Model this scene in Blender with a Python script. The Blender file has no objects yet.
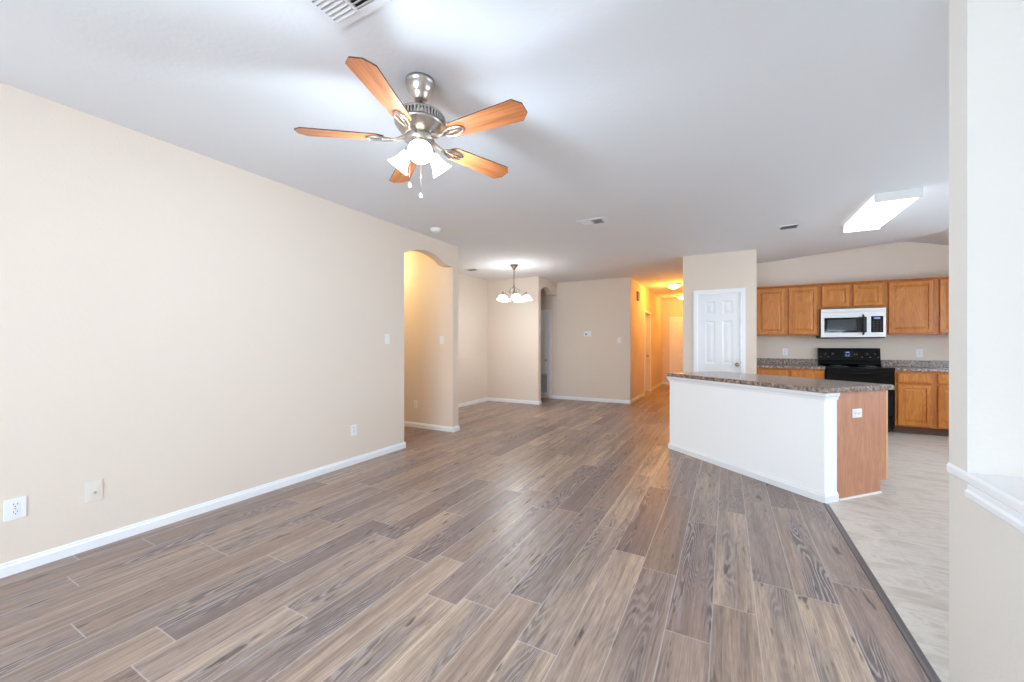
import bpy, bmesh, math, random
from mathutils import Vector, Matrix
random.seed(7)
PI = math.pi
SC = bpy.context.scene
COL = SC.collection

# ------------------------------------------------------------------ camera, world, exposure
EYE = 1.25
cam_d = bpy.data.cameras.new('camera')
cam_d.sensor_width = 36.0
cam_d.lens = 36.0 * 398.0 / 1024.0
cam_d.shift_y = 3.0 / 1024.0
cam_d.clip_start = 0.02
cam = bpy.data.objects.new('camera', cam_d)
COL.objects.link(cam)
cam.location = (0, 0, EYE)
cam.rotation_euler = (PI / 2, 0, math.atan(215.0 / 398.0))
SC.camera = cam

world = bpy.data.worlds.new('sky')
SC.world = world
world.use_nodes = True
wn = world.node_tree
bg = wn.nodes['Background']

SC.view_settings.view_transform = 'Standard'
SC.view_settings.look = 'None'
SC.view_settings.gamma = 1.0
SC.view_settings.use_curve_mapping = False
SC.view_settings.exposure = 0.2
SC.cycles.max_bounces = 12
SC.cycles.diffuse_bounces = 8
SC.cycles.glossy_bounces = 4
SC.cycles.sample_clamp_indirect = 8.0
SC.cycles.caustics_reflective = False
SC.cycles.caustics_refractive = False

def portal(name, loc, rot, sx, sy):
    """window opening as a sky portal"""
    l = bpy.data.lights.new(name, 'AREA')
    l.shape = 'RECTANGLE'; l.size = sx; l.size_y = sy
    l.cycles.is_portal = True
    o = bpy.data.objects.new(name, l); COL.objects.link(o)
    o.location = loc; o.rotation_euler = rot
    return o

# lamp powers (W) and emission strengths
SKY = 14.6
FAN_POWER, CHAND_POWER, CHAND_GLOW = 22.0, 30.0, 4.0
HALL_NEAR, HALL_FAR, SIDE_HALL = 34.0, 18.0, 21.0
TUBE, GLOW = 8.0, 3.0
FAN_COL = (0.74, 0.95, 1.16); CHAND_COL = (0.92, 1.0, 1.04); TUBE_COL = (244, 250, 255)
WARM = (1.0, 0.47, 0.07); WARM_SIDE = (1.0, 0.84, 0.44)
SKY_COL = (0.70, 0.87, 1.06)
bg.inputs['Color'].default_value = SKY_COL + (1,)
bg.inputs['Strength'].default_value = SKY

# layout (metres): Y runs along the left wall, X to the right of it
CEIL = 2.65
XL = -3.42          # left wall face
YB = -2.9           # wall behind the camera
XR = 4.0            # far right wall
YT = 8.5            # wall with the thermostat
YK = 8.1            # kitchen back wall
XH = -1.78          # hallway left wall
XP = -0.62          # pantry left side
XPR = 0.385         # pantry right side
YP = 6.9            # pantry front
YE = 13.2           # hallway end
T = 0.12

# window openings: wall, centre, width, z range
BACK_WINDOWS = [(-1.55, 1.6, 0.06, 2.15), (-0.05, 1.3, 0.06, 2.15), (3.4, 0.7, 0.95, 1.75)]
ADDED_RIGHT_WINDOWS = [(2.95, 0.7, 0.40, 1.95), (5.1, 2.0, 1.02, 2.08)]  # unseen windows, added and sized to brighten the kitchen and island end
for cx, w, z0, z1 in BACK_WINDOWS:
    portal('window_daylight', (cx, YB - 0.10, (z0 + z1) / 2), (PI / 2, 0, 0), w, z1 - z0)
for cy, w, z0, z1 in ADDED_RIGHT_WINDOWS:
    portal('window_daylight', (XR + 0.10, cy, (z0 + z1) / 2), (PI / 2, 0, PI / 2), w, z1 - z0)

# ------------------------------------------------------------------ materials
def lin(r, g, b):
    def f(c):
        c /= 255.0
        return c / 12.92 if c <= 0.04045 else ((c + 0.055) / 1.055) ** 2.4
    return (f(r), f(g), f(b), 1.0)

def mat(name, col=(200, 200, 200), rough=0.5, metal=0.0, spec=0.5, emit=None, estr=0.0):
    m = bpy.data.materials.new(name); m.use_nodes = True
    b = m.node_tree.nodes['Principled BSDF']
    b.inputs['Base Color'].default_value = lin(*col)
    b.inputs['Roughness'].default_value = rough
    b.inputs['Metallic'].default_value = metal
    b.inputs['Specular IOR Level'].default_value = spec
    if emit:
        b.inputs['Emission Color'].default_value = lin(*emit)
        b.inputs['Emission Strength'].default_value = estr
    return m

class NT:
    """small helper to wire nodes"""
    def __init__(s, m):
        s.t = m.node_tree; s.b = s.t.nodes['Principled BSDF']
    def n(s, typ, **kw):
        nd = s.t.nodes.new(typ)
        for k, v in kw.items():
            if k in nd.inputs: nd.inputs[k].default_value = v
            else: setattr(nd, k, v)
        return nd
    def l(s, a, b): s.t.links.new(a, b)
    def math(s, op, a, b=None, c=None):
        nd = s.t.nodes.new('ShaderNodeMath'); nd.operation = op
        for i, v in enumerate((a, b, c)):
            if v is None: continue
            if isinstance(v, (int, float)): nd.inputs[i].default_value = v
            else: s.l(v, nd.inputs[i])
        return nd.outputs[0]
    def comb(s, x, y, z):
        nd = s.t.nodes.new('ShaderNodeCombineXYZ')
        for i, v in enumerate((x, y, z)):
            if isinstance(v, (int, float)): nd.inputs[i].default_value = v
            else: s.l(v, nd.inputs[i])
        return nd.outputs[0]
    def ramp(s, fac, stops, interp='LINEAR'):
        nd = s.t.nodes.new('ShaderNodeValToRGB'); cr = nd.color_ramp; cr.interpolation = interp
        while len(cr.elements) < len(stops): cr.elements.new(0.5)
        for e, (p, c) in zip(cr.elements, stops):
            e.position = p; e.color = c
        s.l(fac, nd.inputs[0]); return nd.outputs[0]
    def mix(s, fac, a, b, blend='MIX'):
        nd = s.t.nodes.new('ShaderNodeMix'); nd.data_type = 'RGBA'; nd.blend_type = blend
        for sock, v in ((nd.inputs[0], fac), (nd.inputs[6], a), (nd.inputs[7], b)):
            if isinstance(v, (int, float)): sock.default_value = v
            elif isinstance(v, tuple): sock.default_value = v
            else: s.l(v, sock)
        return nd.outputs[2]
    def bump(s, h, strength, dist):
        nd = s.t.nodes.new('ShaderNodeBump'); nd.inputs['Strength'].default_value = strength
        nd.inputs['Distance'].default_value = dist
        s.l(h, nd.inputs['Height']); s.l(nd.outputs[0], s.b.inputs['Normal'])

def paint(name, col, rough=0.75, scale=55.0, strength=0.25, dist=0.004):
    m = mat(name, col, rough, spec=0.25); k = NT(m)
    g = k.n('ShaderNodeNewGeometry')
    nz = k.n('ShaderNodeTexNoise', Scale=scale, Detail=2.0)
    k.l(g.outputs['Position'], nz.inputs['Vector'])
    k.bump(nz.outputs[0], strength, dist)
    return m

M = {}
M['wall'] = paint('beige_wall_paint', (226, 211, 195))
M['white_wall'] = paint('white_wall_paint', (250, 249, 247))
M['partition'] = paint('off_white_wall_paint', (223, 217, 208))
M['ceiling'] = paint('white_ceiling_paint', (228, 228, 229), 0.85, 40.0, 0.25)
M['trim'] = mat('white_trim_paint', (238, 238, 238), 0.35)
M['door'] = mat('white_door_paint', (236, 236, 236), 0.4)
M['plastic'] = mat('white_plastic', (236, 236, 234), 0.35)
M['ivory'] = mat('ivory_plastic', (226, 218, 205), 0.4)
M['grey_plastic'] = mat('grey_plastic', (150, 148, 145), 0.4)
M['dark_slot'] = mat('dark_slot', (28, 27, 27), 0.6)
M['vent'] = mat('white_vent_metal', (226, 226, 226), 0.45)
M['nickel'] = mat('brushed_nickel', (196, 190, 182), 0.28, 1.0)
M['steel'] = mat('stainless_steel', (226, 225, 223), 0.32, 0.55)
M['black'] = mat('black_enamel', (7, 7, 8), 0.14, spec=0.25)
M['black_plastic'] = mat('black_plastic', (16, 16, 17), 0.35)
M['black_glass'] = mat('black_glass', (8, 9, 10), 0.06, spec=0.5)
M['toe'] = mat('brown_toe_kick', (92, 62, 46), 0.55)
M['brass'] = mat('satin_metal', (170, 160, 145), 0.3, 1.0)
M['shade'] = mat('frosted_lamp_glass', (250, 246, 238), 0.3, emit=(255, 238, 214), estr=GLOW)
M['chand_shade'] = mat('lit_chandelier_glass', (250, 248, 244), 0.3, emit=(250, 250, 246), estr=CHAND_GLOW)
M['dark_nickel'] = mat('aged_nickel', (128, 118, 108), 0.32, 1.0)
M['bulb'] = mat('lit_bulb', (255, 250, 240), 0.3, emit=(255, 236, 205), estr=4 * GLOW)
M['diffuser'] = mat('lit_acrylic_diffuser', (250, 250, 248), 0.3, emit=TUBE_COL, estr=TUBE)
M['diffuser_side'] = mat('dim_acrylic_side', (245, 246, 248), 0.3, emit=TUBE_COL, estr=TUBE * 0.12)
M['hall_glass'] = mat('lit_alabaster_glass', (250, 235, 210), 0.3, emit=(255, 205, 130), estr=GLOW)
M['display'] = mat('clock_display', (120, 150, 200), 0.3, emit=(170, 200, 255), estr=0.25)
M['mark'] = mat('pale_print', (170, 172, 176), 0.4)
M['pane'] = bpy.data.materials.new('window_glass')

def make_glass(m):
    m.use_nodes = True; t = m.node_tree; t.nodes.clear()
    o = t.nodes.new('ShaderNodeOutputMaterial'); mx = t.nodes.new('ShaderNodeMixShader')
    tr = t.nodes.new('ShaderNodeBsdfTransparent'); gl = t.nodes.new('ShaderNodeBsdfGlossy')
    gl.inputs['Roughness'].default_value = 0.02; mx.inputs[0].default_value = 0.06
    t.links.new(tr.outputs[0], mx.inputs[1]); t.links.new(gl.outputs[0], mx.inputs[2])
    t.links.new(mx.outputs[0], o.inputs[0])
make_glass(M['pane'])

def plank_floor():
    m = mat('wood_plank_floor', rough=0.3); k = NT(m)
    W, L, X0 = 0.18, 1.22, -0.06
    g = k.n('ShaderNodeNewGeometry'); sp = k.n('ShaderNodeSeparateXYZ'); k.l(g.outputs['Position'], sp.inputs[0])
    x, y = sp.outputs[0], sp.outputs[1]
    u = k.math('DIVIDE', k.math('SUBTRACT', x, X0), W)
    row = k.math('FLOOR', u); fu = k.math('FRACT', u)
    wr = k.n('ShaderNodeTexWhiteNoise', noise_dimensions='1D'); k.l(k.math('ADD', row, 17.3), wr.inputs['W'])
    v = k.math('ADD', k.math('DIVIDE', y, L), wr.outputs['Value'])
    colm = k.math('FLOOR', v); fv = k.math('FRACT', v)
    wp = k.n('ShaderNodeTexWhiteNoise', noise_dimensions='2D'); k.l(k.comb(row, colm, 0), wp.inputs['Vector'])
    pid = wp.outputs['Value']; ps = k.n('ShaderNodeSeparateColor'); k.l(wp.outputs['Color'], ps.inputs[0])
    r1, r2, r3 = ps.outputs[0], ps.outputs[1], ps.outputs[2]
    off = k.math('MULTIPLY', pid, 37.0)
    # broad tone inside a plank
    tone = k.n('ShaderNodeTexNoise', Scale=1.0, Detail=3.0, Roughness=0.55)
    k.l(k.comb(k.math('ADD', k.math('MULTIPLY', x, 9.0), off), k.math('ADD', k.math('MULTIPLY', y, 1.1), off), off), tone.inputs['Vector'])
    # fine fibres
    fb = k.n('ShaderNodeTexNoise', Scale=1.0, Detail=4.0, Roughness=0.7)
    k.l(k.comb(k.math('MULTIPLY', x, 150.0), k.math('ADD', k.math('MULTIPLY', y, 7.0), off), off), fb.inputs['Vector'])
    # cathedral grain: contour lines of a stretched noise
    cn = k.n('ShaderNodeTexNoise', Scale=1.0, Detail=1.5, Roughness=0.45)
    k.l(k.comb(k.math('ADD', k.math('MULTIPLY', x, 9.0), off), k.math('ADD', k.math('MULTIPLY', y, 0.95), off), k.math('MULTIPLY', off, 2.0)), cn.inputs['Vector'])
    rings = k.math('SINE', k.math('ADD', k.math('MULTIPLY', cn.outputs[0], 150.0), k.math('MULTIPLY', fb.outputs[0], 7.0)))
    rings = k.math('MULTIPLY', k.math('ADD', rings, 1.0), 0.5)
    base = k.ramp(pid, [(0.0, lin(146, 121, 108)), (0.2, lin(190, 164, 142)), (0.4, lin(156, 136, 128)), (0.6, lin(208, 182, 158)), (0.8, lin(128, 110, 106)), (1.0, lin(178, 152, 136))])
    # long lazy streaks along the board
    st = k.n('ShaderNodeTexNoise', Scale=1.0, Detail=3.0, Roughness=0.6)
    k.l(k.comb(k.math('ADD', k.math('MULTIPLY', x, 34.0), off), k.math('ADD', k.math('MULTIPLY', y, 1.0), off), off), st.inputs['Vector'])
    stf = k.ramp(st.outputs[0], [(0.42, (0, 0, 0, 1)), (0.68, (1, 1, 1, 1))])
    c = k.mix(k.math('MULTIPLY', stf, 0.62), base, lin(106, 89, 82))
    # dark heart zones carry the cathedral lines
    hz = k.ramp(tone.outputs[0], [(0.47, (0, 0, 0, 1)), (0.63, (1, 1, 1, 1))])
    hzf = k.math('MULTIPLY', hz, k.math('MULTIPLY_ADD', r1, 0.8, 0.2))
    rf = k.ramp(rings, [(0.35, (0, 0, 0, 1)), (0.9, (1, 1, 1, 1))])
    c = k.mix(k.math('MULTIPLY', hzf, 0.88), c, lin(80, 72, 80))
    lines = k.math('MULTIPLY', rf, k.math('MULTIPLY', k.math('MULTIPLY_ADD', hzf, 0.8, 0.06), k.math('ADD', fb.outputs[0], 0.35)))
    c = k.mix(lines, c, lin(196, 181, 172))
    ff = k.ramp(fb.outputs[0], [(0.38, (0, 0, 0, 1)), (0.66, (1, 1, 1, 1))])
    c = k.mix(k.math('MULTIPLY', ff, 0.5), c, lin(99, 82, 75))
    # knots and cracks
    kn = k.n('ShaderNodeTexNoise', Scale=1.0, Detail=2.5, Roughness=0.6)
    k.l(k.comb(k.math('MULTIPLY', x, 24.0), k.math('ADD', k.math('MULTIPLY', y, 4.2), off), k.math('MULTIPLY', off, 3.0)), kn.inputs['Vector'])
    kf = k.ramp(kn.outputs[0], [(0.64, (0, 0, 0, 1)), (0.71, (1, 1, 1, 1))])
    c = k.mix(k.math('MULTIPLY', kf, 0.8), c, lin(59, 48, 46))
    # plank seams, pale where light caught on the bevels is painted in
    du = k.math('MULTIPLY', k.math('SUBTRACT', 0.5, k.math('ABSOLUTE', k.math('SUBTRACT', fu, 0.5))), W)
    dv = k.math('MULTIPLY', k.math('SUBTRACT', 0.5, k.math('ABSOLUTE', k.math('SUBTRACT', fv, 0.5))), L)
    d = k.math('MINIMUM', du, dv)
    seam = k.ramp(d, [(0.0, (1, 1, 1, 1)), (0.0022, (1, 1, 1, 1)), (0.0034, (0, 0, 0, 1))])
    c = k.mix(k.math('MULTIPLY', seam, 0.5), c, lin(214, 204, 198))
    k.l(c, k.b.inputs['Base Color'])
    k.l(k.math('ADD', 0.27, k.math('MULTIPLY', fb.outputs[0], 0.16)), k.b.inputs['Roughness'])
    h = k.math('SUBTRACT', k.math('MULTIPLY', fb.outputs[0], 0.25), k.math('MULTIPLY', seam, 1.0))
    k.bump(h, 0.25, 0.0012)
    return m
M['planks'] = plank_floor()

def vinyl():
    m = mat('beige_stone_vinyl', rough=0.38); k = NT(m)
    g = k.n('ShaderNodeNewGeometry'); mp = k.n('ShaderNodeMapping'); k.l(g.outputs['Position'], mp.inputs['Vector'])
    mp.inputs['Rotation'].default_value = (0, 0, 0.9); mp.inputs['Scale'].default_value = (1.5, 4.2, 1)
    a = k.n('ShaderNodeTexNoise', Scale=2.2, Detail=8.0, Roughness=0.62, Distortion=1.2); k.l(mp.outputs[0], a.inputs['Vector'])
    c = k.ramp(a.outputs[0], [(0.28, lin(178, 166, 152)), (0.45, lin(200, 191, 180)), (0.55, lin(212, 204, 194)), (0.62, lin(196, 187, 176)), (0.75, lin(218, 210, 200))])
    sp = k.n('ShaderNodeSeparateXYZ'); k.l(g.outputs['Position'], sp.inputs[0])
    def edge(s):
        f = k.math('FRACT', k.math('DIVIDE', s, 0.457))
        return k.math('SUBTRACT', 0.5, k.math('ABSOLUTE', k.math('SUBTRACT', f, 0.5)))
    d = k.math('MINIMUM', edge(sp.outputs[0]), edge(sp.outputs[1]))
    s = k.ramp(d, [(0.0, (1, 1, 1, 1)), (0.008, (0, 0, 0, 1))])
    c = k.mix(k.math('MULTIPLY', s, 0.25), c, lin(150, 136, 120))
    k.l(c, k.b.inputs['Base Color'])
    return m
M['vinyl'] = vinyl()

def oak(name, tint=(202, 136, 74), dark=(150, 88, 40), light=(222, 162, 98), rough=0.38):
    m = mat(name, rough=rough); k = NT(m)
    tc = k.n('ShaderNodeTexCoord'); oi = k.n('ShaderNodeObjectInfo')
    sp = k.n('ShaderNodeSeparateXYZ'); k.l(tc.outputs['Object'], sp.inputs[0])
    rnd = k.math('MULTIPLY', oi.outputs['Random'], 31.0)
    x, y, z = sp.outputs
    cn = k.n('ShaderNodeTexNoise', Scale=1.0, Detail=2.0, Roughness=0.5)
    k.l(k.comb(k.math('ADD', k.math('MULTIPLY', x, 7.0), rnd), k.math('MULTIPLY', y, 7.0), k.math('ADD', k.math('MULTIPLY', z, 1.3), rnd)), cn.inputs['Vector'])
    rings = k.math('MULTIPLY', k.math('ADD', k.math('SINE', k.math('MULTIPLY', cn.outputs[0], 70.0)), 1.0), 0.5)
    fb = k.n('ShaderNodeTexNoise', Scale=1.0, Detail=4.0, Roughness=0.65)
    k.l(k.comb(k.math('MULTIPLY', x, 120.0), k.math('MULTIPLY', y, 120.0), k.math('ADD', k.math('MULTIPLY', z, 5.0), rnd)), fb.inputs['Vector'])
    c = k.ramp(cn.outputs[0], [(0.3, lin(*tint)), (0.5, lin(*light)), (0.7, lin(*tint))])
    c = k.mix(k.math('MULTIPLY', k.ramp(rings, [(0.5, (0, 0, 0, 1)), (1.0, (1, 1, 1, 1))]), 0.26), c, lin(*dark))
    c = k.mix(k.math('MULTIPLY', k.ramp(fb.outputs[0], [(0.4, (0, 0, 0, 1)), (0.75, (1, 1, 1, 1))]), 0.35), c, lin(*dark))
    k.l(c, k.b.inputs['Base Color'])
    k.bump(fb.outputs[0], 0.12, 0.001)
    return m
M['oak'] = oak('shaded_golden_oak', (178, 100, 30), (118, 57, 13), (192, 117, 40))  # carcass oak darkened so the shade round the doors is in its colour
M['oak_door'] = oak('golden_oak_door', (190, 112, 36), (128, 61, 13), (206, 130, 46))
M['ply'] = oak('stained_plywood', (182, 122, 90), (152, 94, 66), (196, 138, 104), 0.5)
M['oak_edge'] = mat('light_oak_edge', (214, 170, 120), 0.5)
def blade_wood():
    m = mat('cherry_blade', rough=0.35); k = NT(m)
    tc = k.n('ShaderNodeTexCoord'); mp = k.n('ShaderNodeMapping'); k.l(tc.outputs['Object'], mp.inputs['Vector'])
    mp.inputs['Scale'].default_value = (3, 60, 60)
    a = k.n('ShaderNodeTexNoise', Scale=1.0, Detail=4.0); k.l(mp.outputs[0], a.inputs['Vector'])
    c = k.ramp(a.outputs[0], [(0.3, lin(150, 84, 46)), (0.5, lin(182, 108, 62)), (0.7, lin(198, 126, 78))])
    k.l(c, k.b.inputs['Base Color']); return m
M['blade'] = blade_wood()
M['blade_edge'] = mat('dark_blade_edge', (70, 48, 36), 0.5)

def laminate():
    m = mat('speckled_laminate', rough=0.18, spec=0.7); k = NT(m)
    g = k.n('ShaderNodeNewGeometry')
    a = k.n('ShaderNodeTexNoise', Scale=38.0, Detail=3.0, Roughness=0.6); k.l(g.outputs['Position'], a.inputs['Vector'])
    b = k.n('ShaderNodeTexNoise', Scale=120.0, Detail=2.0); k.l(g.outputs['Position'], b.inputs['Vector'])
    c = k.ramp(a.outputs[0], [(0.33, lin(84, 72, 67)), (0.45, lin(128, 110, 100)), (0.54, lin(152, 134, 122)), (0.66, lin(188, 170, 154))])
    c = k.mix(k.math('MULTIPLY', k.ramp(b.outputs[0], [(0.55, (0, 0, 0, 1)), (0.66, (1, 1, 1, 1))]), 0.6), c, lin(64, 56, 56))
    k.l(c, k.b.inputs['Base Color']); return m
M['laminate'] = laminate()
M['strip'] = mat('grey_reducer_strip', (92, 86, 88), 0.35)

# ------------------------------------------------------------------ geometry helpers
class MB:
    def __init__(s): s.bm = bmesh.new(); s.mats = []
    def mi(s, m):
        if m not in s.mats: s.mats.append(m)
        return s.mats.index(m)
    def _set(s, faces, m):
        if m is None: return
        i = s.mi(m)
        for f in faces: f.material_index = i
    def box(s, x0, x1, y0, y1, z0, z1, m=None, bevel=0.0, M4=None):
        r = bmesh.ops.create_cube(s.bm, size=1.0)
        vs = r['verts']
        for v in vs:
            v.co = Vector(((x0 + x1) / 2 + v.co.x * (x1 - x0), (y0 + y1) / 2 + v.co.y * (y1 - y0), (z0 + z1) / 2 + v.co.z * (z1 - z0)))
        fs = set(f for v in vs for f in v.link_faces)
        if bevel > 0:
            es = list(set(e for v in vs for e in v.link_edges))
            rb = bmesh.ops.bevel(s.bm, geom=es, offset=bevel, segments=2, profile=0.6, affect='EDGES')
            vs = set(rb['verts']) | set(v for f in rb['faces'] for v in f.verts)
            todo = list(vs); seen = set(vs)
            while todo:
                v = todo.pop()
                for e in v.link_edges:
                    w = e.other_vert(v)
                    if w not in seen: seen.add(w); todo.append(w)
            vs = list(seen)
            fs = set(f for v in vs for f in v.link_faces)
        if M4 is not None:
            for v in vs: v.co = M4 @ v.co
        s._set(fs, m); return s
    def poly(s, pts, ext, m=None):
        """prism: polygon pts (3-D, planar) swept by vector ext"""
        e = Vector(ext); a = [s.bm.verts.new(Vector(p)) for p in pts]; b = [s.bm.verts.new(Vector(p) + e) for p in pts]
        fs = [s.bm.faces.new(a), s.bm.faces.new(list(reversed(b)))]
        n = len(pts)
        for i in range(n):
            fs.append(s.bm.faces.new((a[i], b[i], b[(i + 1) % n], a[(i + 1) % n])))
        s._set(fs, m); return s
    def lathe(s, prof, segs=24, m=None, M4=None, cap=True, smooth=True):
        """prof: (radius, z) pairs about local Z"""
        rings = []
        for r, z in prof:
            rings.append([s.bm.verts.new(Vector((r * math.cos(2 * PI * i / segs), r * math.sin(2 * PI * i / segs), z))) for i in range(segs)])
        fs = []
        for a, b in zip(rings, rings[1:]):
            for i in range(segs):
                f = s.bm.faces.new((a[i], a[(i + 1) % segs], b[(i + 1) % segs], b[i])); f.smooth = smooth; fs.append(f)
        if cap:
            fs.append(s.bm.faces.new(list(reversed(rings[0])))); fs.append(s.bm.faces.new(rings[-1]))
        if M4 is not None:
            for rg in rings:
                for v in rg: v.co = M4 @ v.co
        s._set(fs, m); return s
    def tube(s, pts, r, segs=10, m=None, closed=False):
        pts = [Vector(p) for p in pts]; n = len(pts); rings = []
        up = Vector((0.13, 0.21, 1)).normalized()
        for i, p in enumerate(pts):
            if closed: t = pts[(i + 1) % n] - pts[i - 1]
            else: t = pts[min(i + 1, n - 1)] - pts[max(i - 1, 0)]
            t.normalize()
            a = t.cross(up)
            if a.length < 1e-3: a = t.cross(Vector((1, 0, 0)))
            a.normalize(); b = t.cross(a)
            rr = r[i] if isinstance(r, (list, tuple)) else r
            rings.append([s.bm.verts.new(p + a * rr * math.cos(2 * PI * j / segs) + b * rr * math.sin(2 * PI * j / segs)) for j in range(segs)])
        fs = []
        pairs = list(zip(rings, rings[1:]))
        if closed: pairs.append((rings[-1], rings[0]))
        for a, b in pairs:
            for j in range(segs):
                f = s.bm.faces.new((a[j], a[(j + 1) % segs], b[(j + 1) % segs], b[j])); f.smooth = True; fs.append(f)
        if not closed:
            fs.append(s.bm.faces.new(list(reversed(rings[0])))); fs.append(s.bm.faces.new(rings[-1]))
        s._set(fs, m); return s
    def panel_slab(s, xs, zs, panels, t, rings, m=None, y0=0.0):
        """slab with front face at y=y0 (facing -Y), thickness t, split into a grid xs*zs; cells in `panels` are sunk by nested rings (inset, depth)"""
        V = {}
        def vt(x, y, z):
            key = (round(x, 5), round(y, 5), round(z, 5))
            if key not in V: V[key] = s.bm.verts.new((x, y, z))
            return V[key]
        fs = []
        for i in range(len(xs) - 1):
            for j in range(len(zs) - 1):
                xa, xb, za, zb = xs[i], xs[i + 1], zs[j], zs[j + 1]
                if (i, j) not in panels:
                    fs.append(s.bm.faces.new((vt(xa, y0, za), vt(xb, y0, za), vt(xb, y0, zb), vt(xa, y0, zb)))); continue
                prev = [vt(xa, y0, za), vt(xb, y0, za), vt(xb, y0, zb), vt(xa, y0, zb)]
                for ins, dep in rings:
                    cur = [s.bm.verts.new((a, y0 + dep, b)) for a, b in ((xa + ins, za + ins), (xb - ins, za + ins), (xb - ins, zb - ins), (xa + ins, zb - ins))]
                    for q in range(4):
                        fs.append(s.bm.faces.new((prev[q], prev[(q + 1) % 4], cur[(q + 1) % 4], cur[q])))
                    prev = cur
                fs.append(s.bm.faces.new(prev))
        # sides and back
        X0, X1, Z0, Z1 = xs[0], xs[-1], zs[0], zs[-1]; yb = y0 + t
        c = [s.bm.verts.new((X0, yb, Z0)), s.bm.verts.new((X1, yb, Z0)), s.bm.verts.new((X1, yb, Z1)), s.bm.verts.new((X0, yb, Z1))]
        fs.append(s.bm.faces.new(list(reversed(c))))
        bot = [vt(x, y0, Z0) for x in xs]; top = [vt(x, y0, Z1) for x in xs]
        lef = [vt(X0, y0, z) for z in zs]; rig = [vt(X1, y0, z) for z in zs]
        fs.append(s.bm.faces.new(list(reversed(bot)) + [c[0], c[1]]))
        fs.append(s.bm.faces.new(top + [c[2], c[3]]))
        fs.append(s.bm.faces.new(lef + [c[3], c[0]]))
        fs.append(s.bm.faces.new(list(reversed(rig)) + [c[1], c[2]]))
        s._set(fs, m); return s
    def build(s, name, material=None, parent=None, M4=None):
        bmesh.ops.recalc_face_normals(s.bm, faces=s.bm.faces)
        if M4 is not None: bmesh.ops.transform(s.bm, matrix=M4, verts=s.bm.verts)
        me = bpy.data.meshes.new(name); s.bm.to_mesh(me); s.bm.free()
        if material is not None and not s.mats: me.materials.append(material)
        for m in s.mats: me.materials.append(m)
        o = bpy.data.objects.new(name, me); COL.objects.link(o)
        if parent is not None: o.parent = parent
        return o

def tag(o, label, cat, group=None):
    o['label'] = label; o['category'] = cat
    if group: o['group'] = group
    return o
def thing(name, label, cat, loc=(0, 0, 0), rz=0.0, group=None):
    o = bpy.data.objects.new(name, None); COL.objects.link(o)
    o.empty_display_size = 0.1
    o.location = loc; o.rotation_euler = (0, 0, rz)
    return tag(o, label, cat, group)
def struct(name, mb, m=None, parent=None):
    o = mb.build(name, m, parent)
    if parent is None: o['kind'] = 'structure'
    return o
def kids(o): return [c for c in COL.objects if c.parent == o]
def dup(o, loc=None, rz=None, label=None, parent=None):
    c = o.copy(); COL.objects.link(c)
    if parent is not None: c.parent = parent
    for ch in kids(o): dup(ch, parent=c)
    if loc is not None: c.location = loc
    if rz is not None: c.rotation_euler = (0, 0, rz)
    if label: c['label'] = label
    return c
def point_light(name, parent, loc, power, col, radius):
    l = bpy.data.lights.new(name, 'POINT'); l.energy = power; l.color = col; l.shadow_soft_size = radius
    o = bpy.data.objects.new(name, l); COL.objects.link(o); o.parent = parent; o.location = loc
    return o

# ------------------------------------------------------------------ floors and ceiling
Y0 = YB - T
wood = [(-6.2, Y0), (0.68, Y0), (0.68, 3.93), (-0.62, 5.14), (-0.62, YE + T), (-6.2, YE + T)]
tile = [(0.68, Y0), (XR + T, Y0), (XR + T, YK + T), (-0.62, YK + T), (-0.62, 5.14), (0.68, 3.93)]
struct('floor', MB().poly([(x, y, 0) for x, y in wood], (0, 0, -0.08)), M['planks'])
struct('floor_kitchen', MB().poly([(x, y, 0) for x, y in tile], (0, 0, -0.08)), M['vinyl'])
# reducer strip where planks meet the kitchen vinyl
struct('trim_1', MB().poly([(0.660, YB, 0), (0.699, YB, 0), (0.693, YB, 0.004), (0.675, YB, 0.008), (0.664, YB, 0.007)], (0, 3.895 - YB, 0)), M['strip'])

def ceil_z(x, y):
    z = CEIL
    if x > XPR - 0.0199 and y > YP: z += (y - YP) / (YK - YP) * 0.152
    if x > 2.34: z -= (x - 2.34) * 0.246
    return z
def ceiling():
    mb = MB(); bm = mb.bm
    def quad(x0, x1, y0, y1):
        p = [(x0, y0), (x1, y0), (x1, y1), (x0, y1)]
        e = 1e-4
        q = [(max(x, x0), y) for x, y in p]
        vs = []
        for x, y in q:
            xi = x - e if x == x1 else x + e
            vs.append(bm.verts.new((x, y, ceil_z(xi, y))))
        bm.faces.new(list(reversed(vs)))
    ye = YE + T
    quad(-6.2, XPR - 0.02, Y0, ye)
    quad(XPR - 0.02, 2.34, Y0, YP); quad(XPR - 0.02, 2.34, YP, YK + T)
    quad(2.34, XR + T, Y0, YP); quad(2.34, XR + T, YP, YK + T)
    bmesh.ops.remove_doubles(bm, verts=bm.verts, dist=1e-5)
    return mb
co = struct('ceiling', ceiling(), M['ceiling'])

# ------------------------------------------------------------------ walls
def arch_pts(a0, a1, z_spring, z_top, n=14):
    """points along a shallow arch from a0 to a1"""
    w = (a1 - a0) / 2; h = z_top - z_spring; R = (w * w + h * h) / (2 * h); c = (a0 + a1) / 2
    A = math.asin(w / R)
    return [(c + R * math.sin(-A + 2 * A * i / n), z_top - R + R * math.cos(-A + 2 * A * i / n)) for i in range(n + 1)]

# left wall with the arched hallway opening
prof = [(Y0, 0), (3.60, 0)] + arch_pts(3.60, 4.42, 2.345, 2.455) + [(4.57, 2.345), (4.57, 0), (4.70, 0), (4.70, CEIL), (Y0, CEIL)]
struct('wall_left', MB().poly([(XL, y, z) for y, z in prof], (-0.13, 0, 0)), M['wall'])
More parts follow.
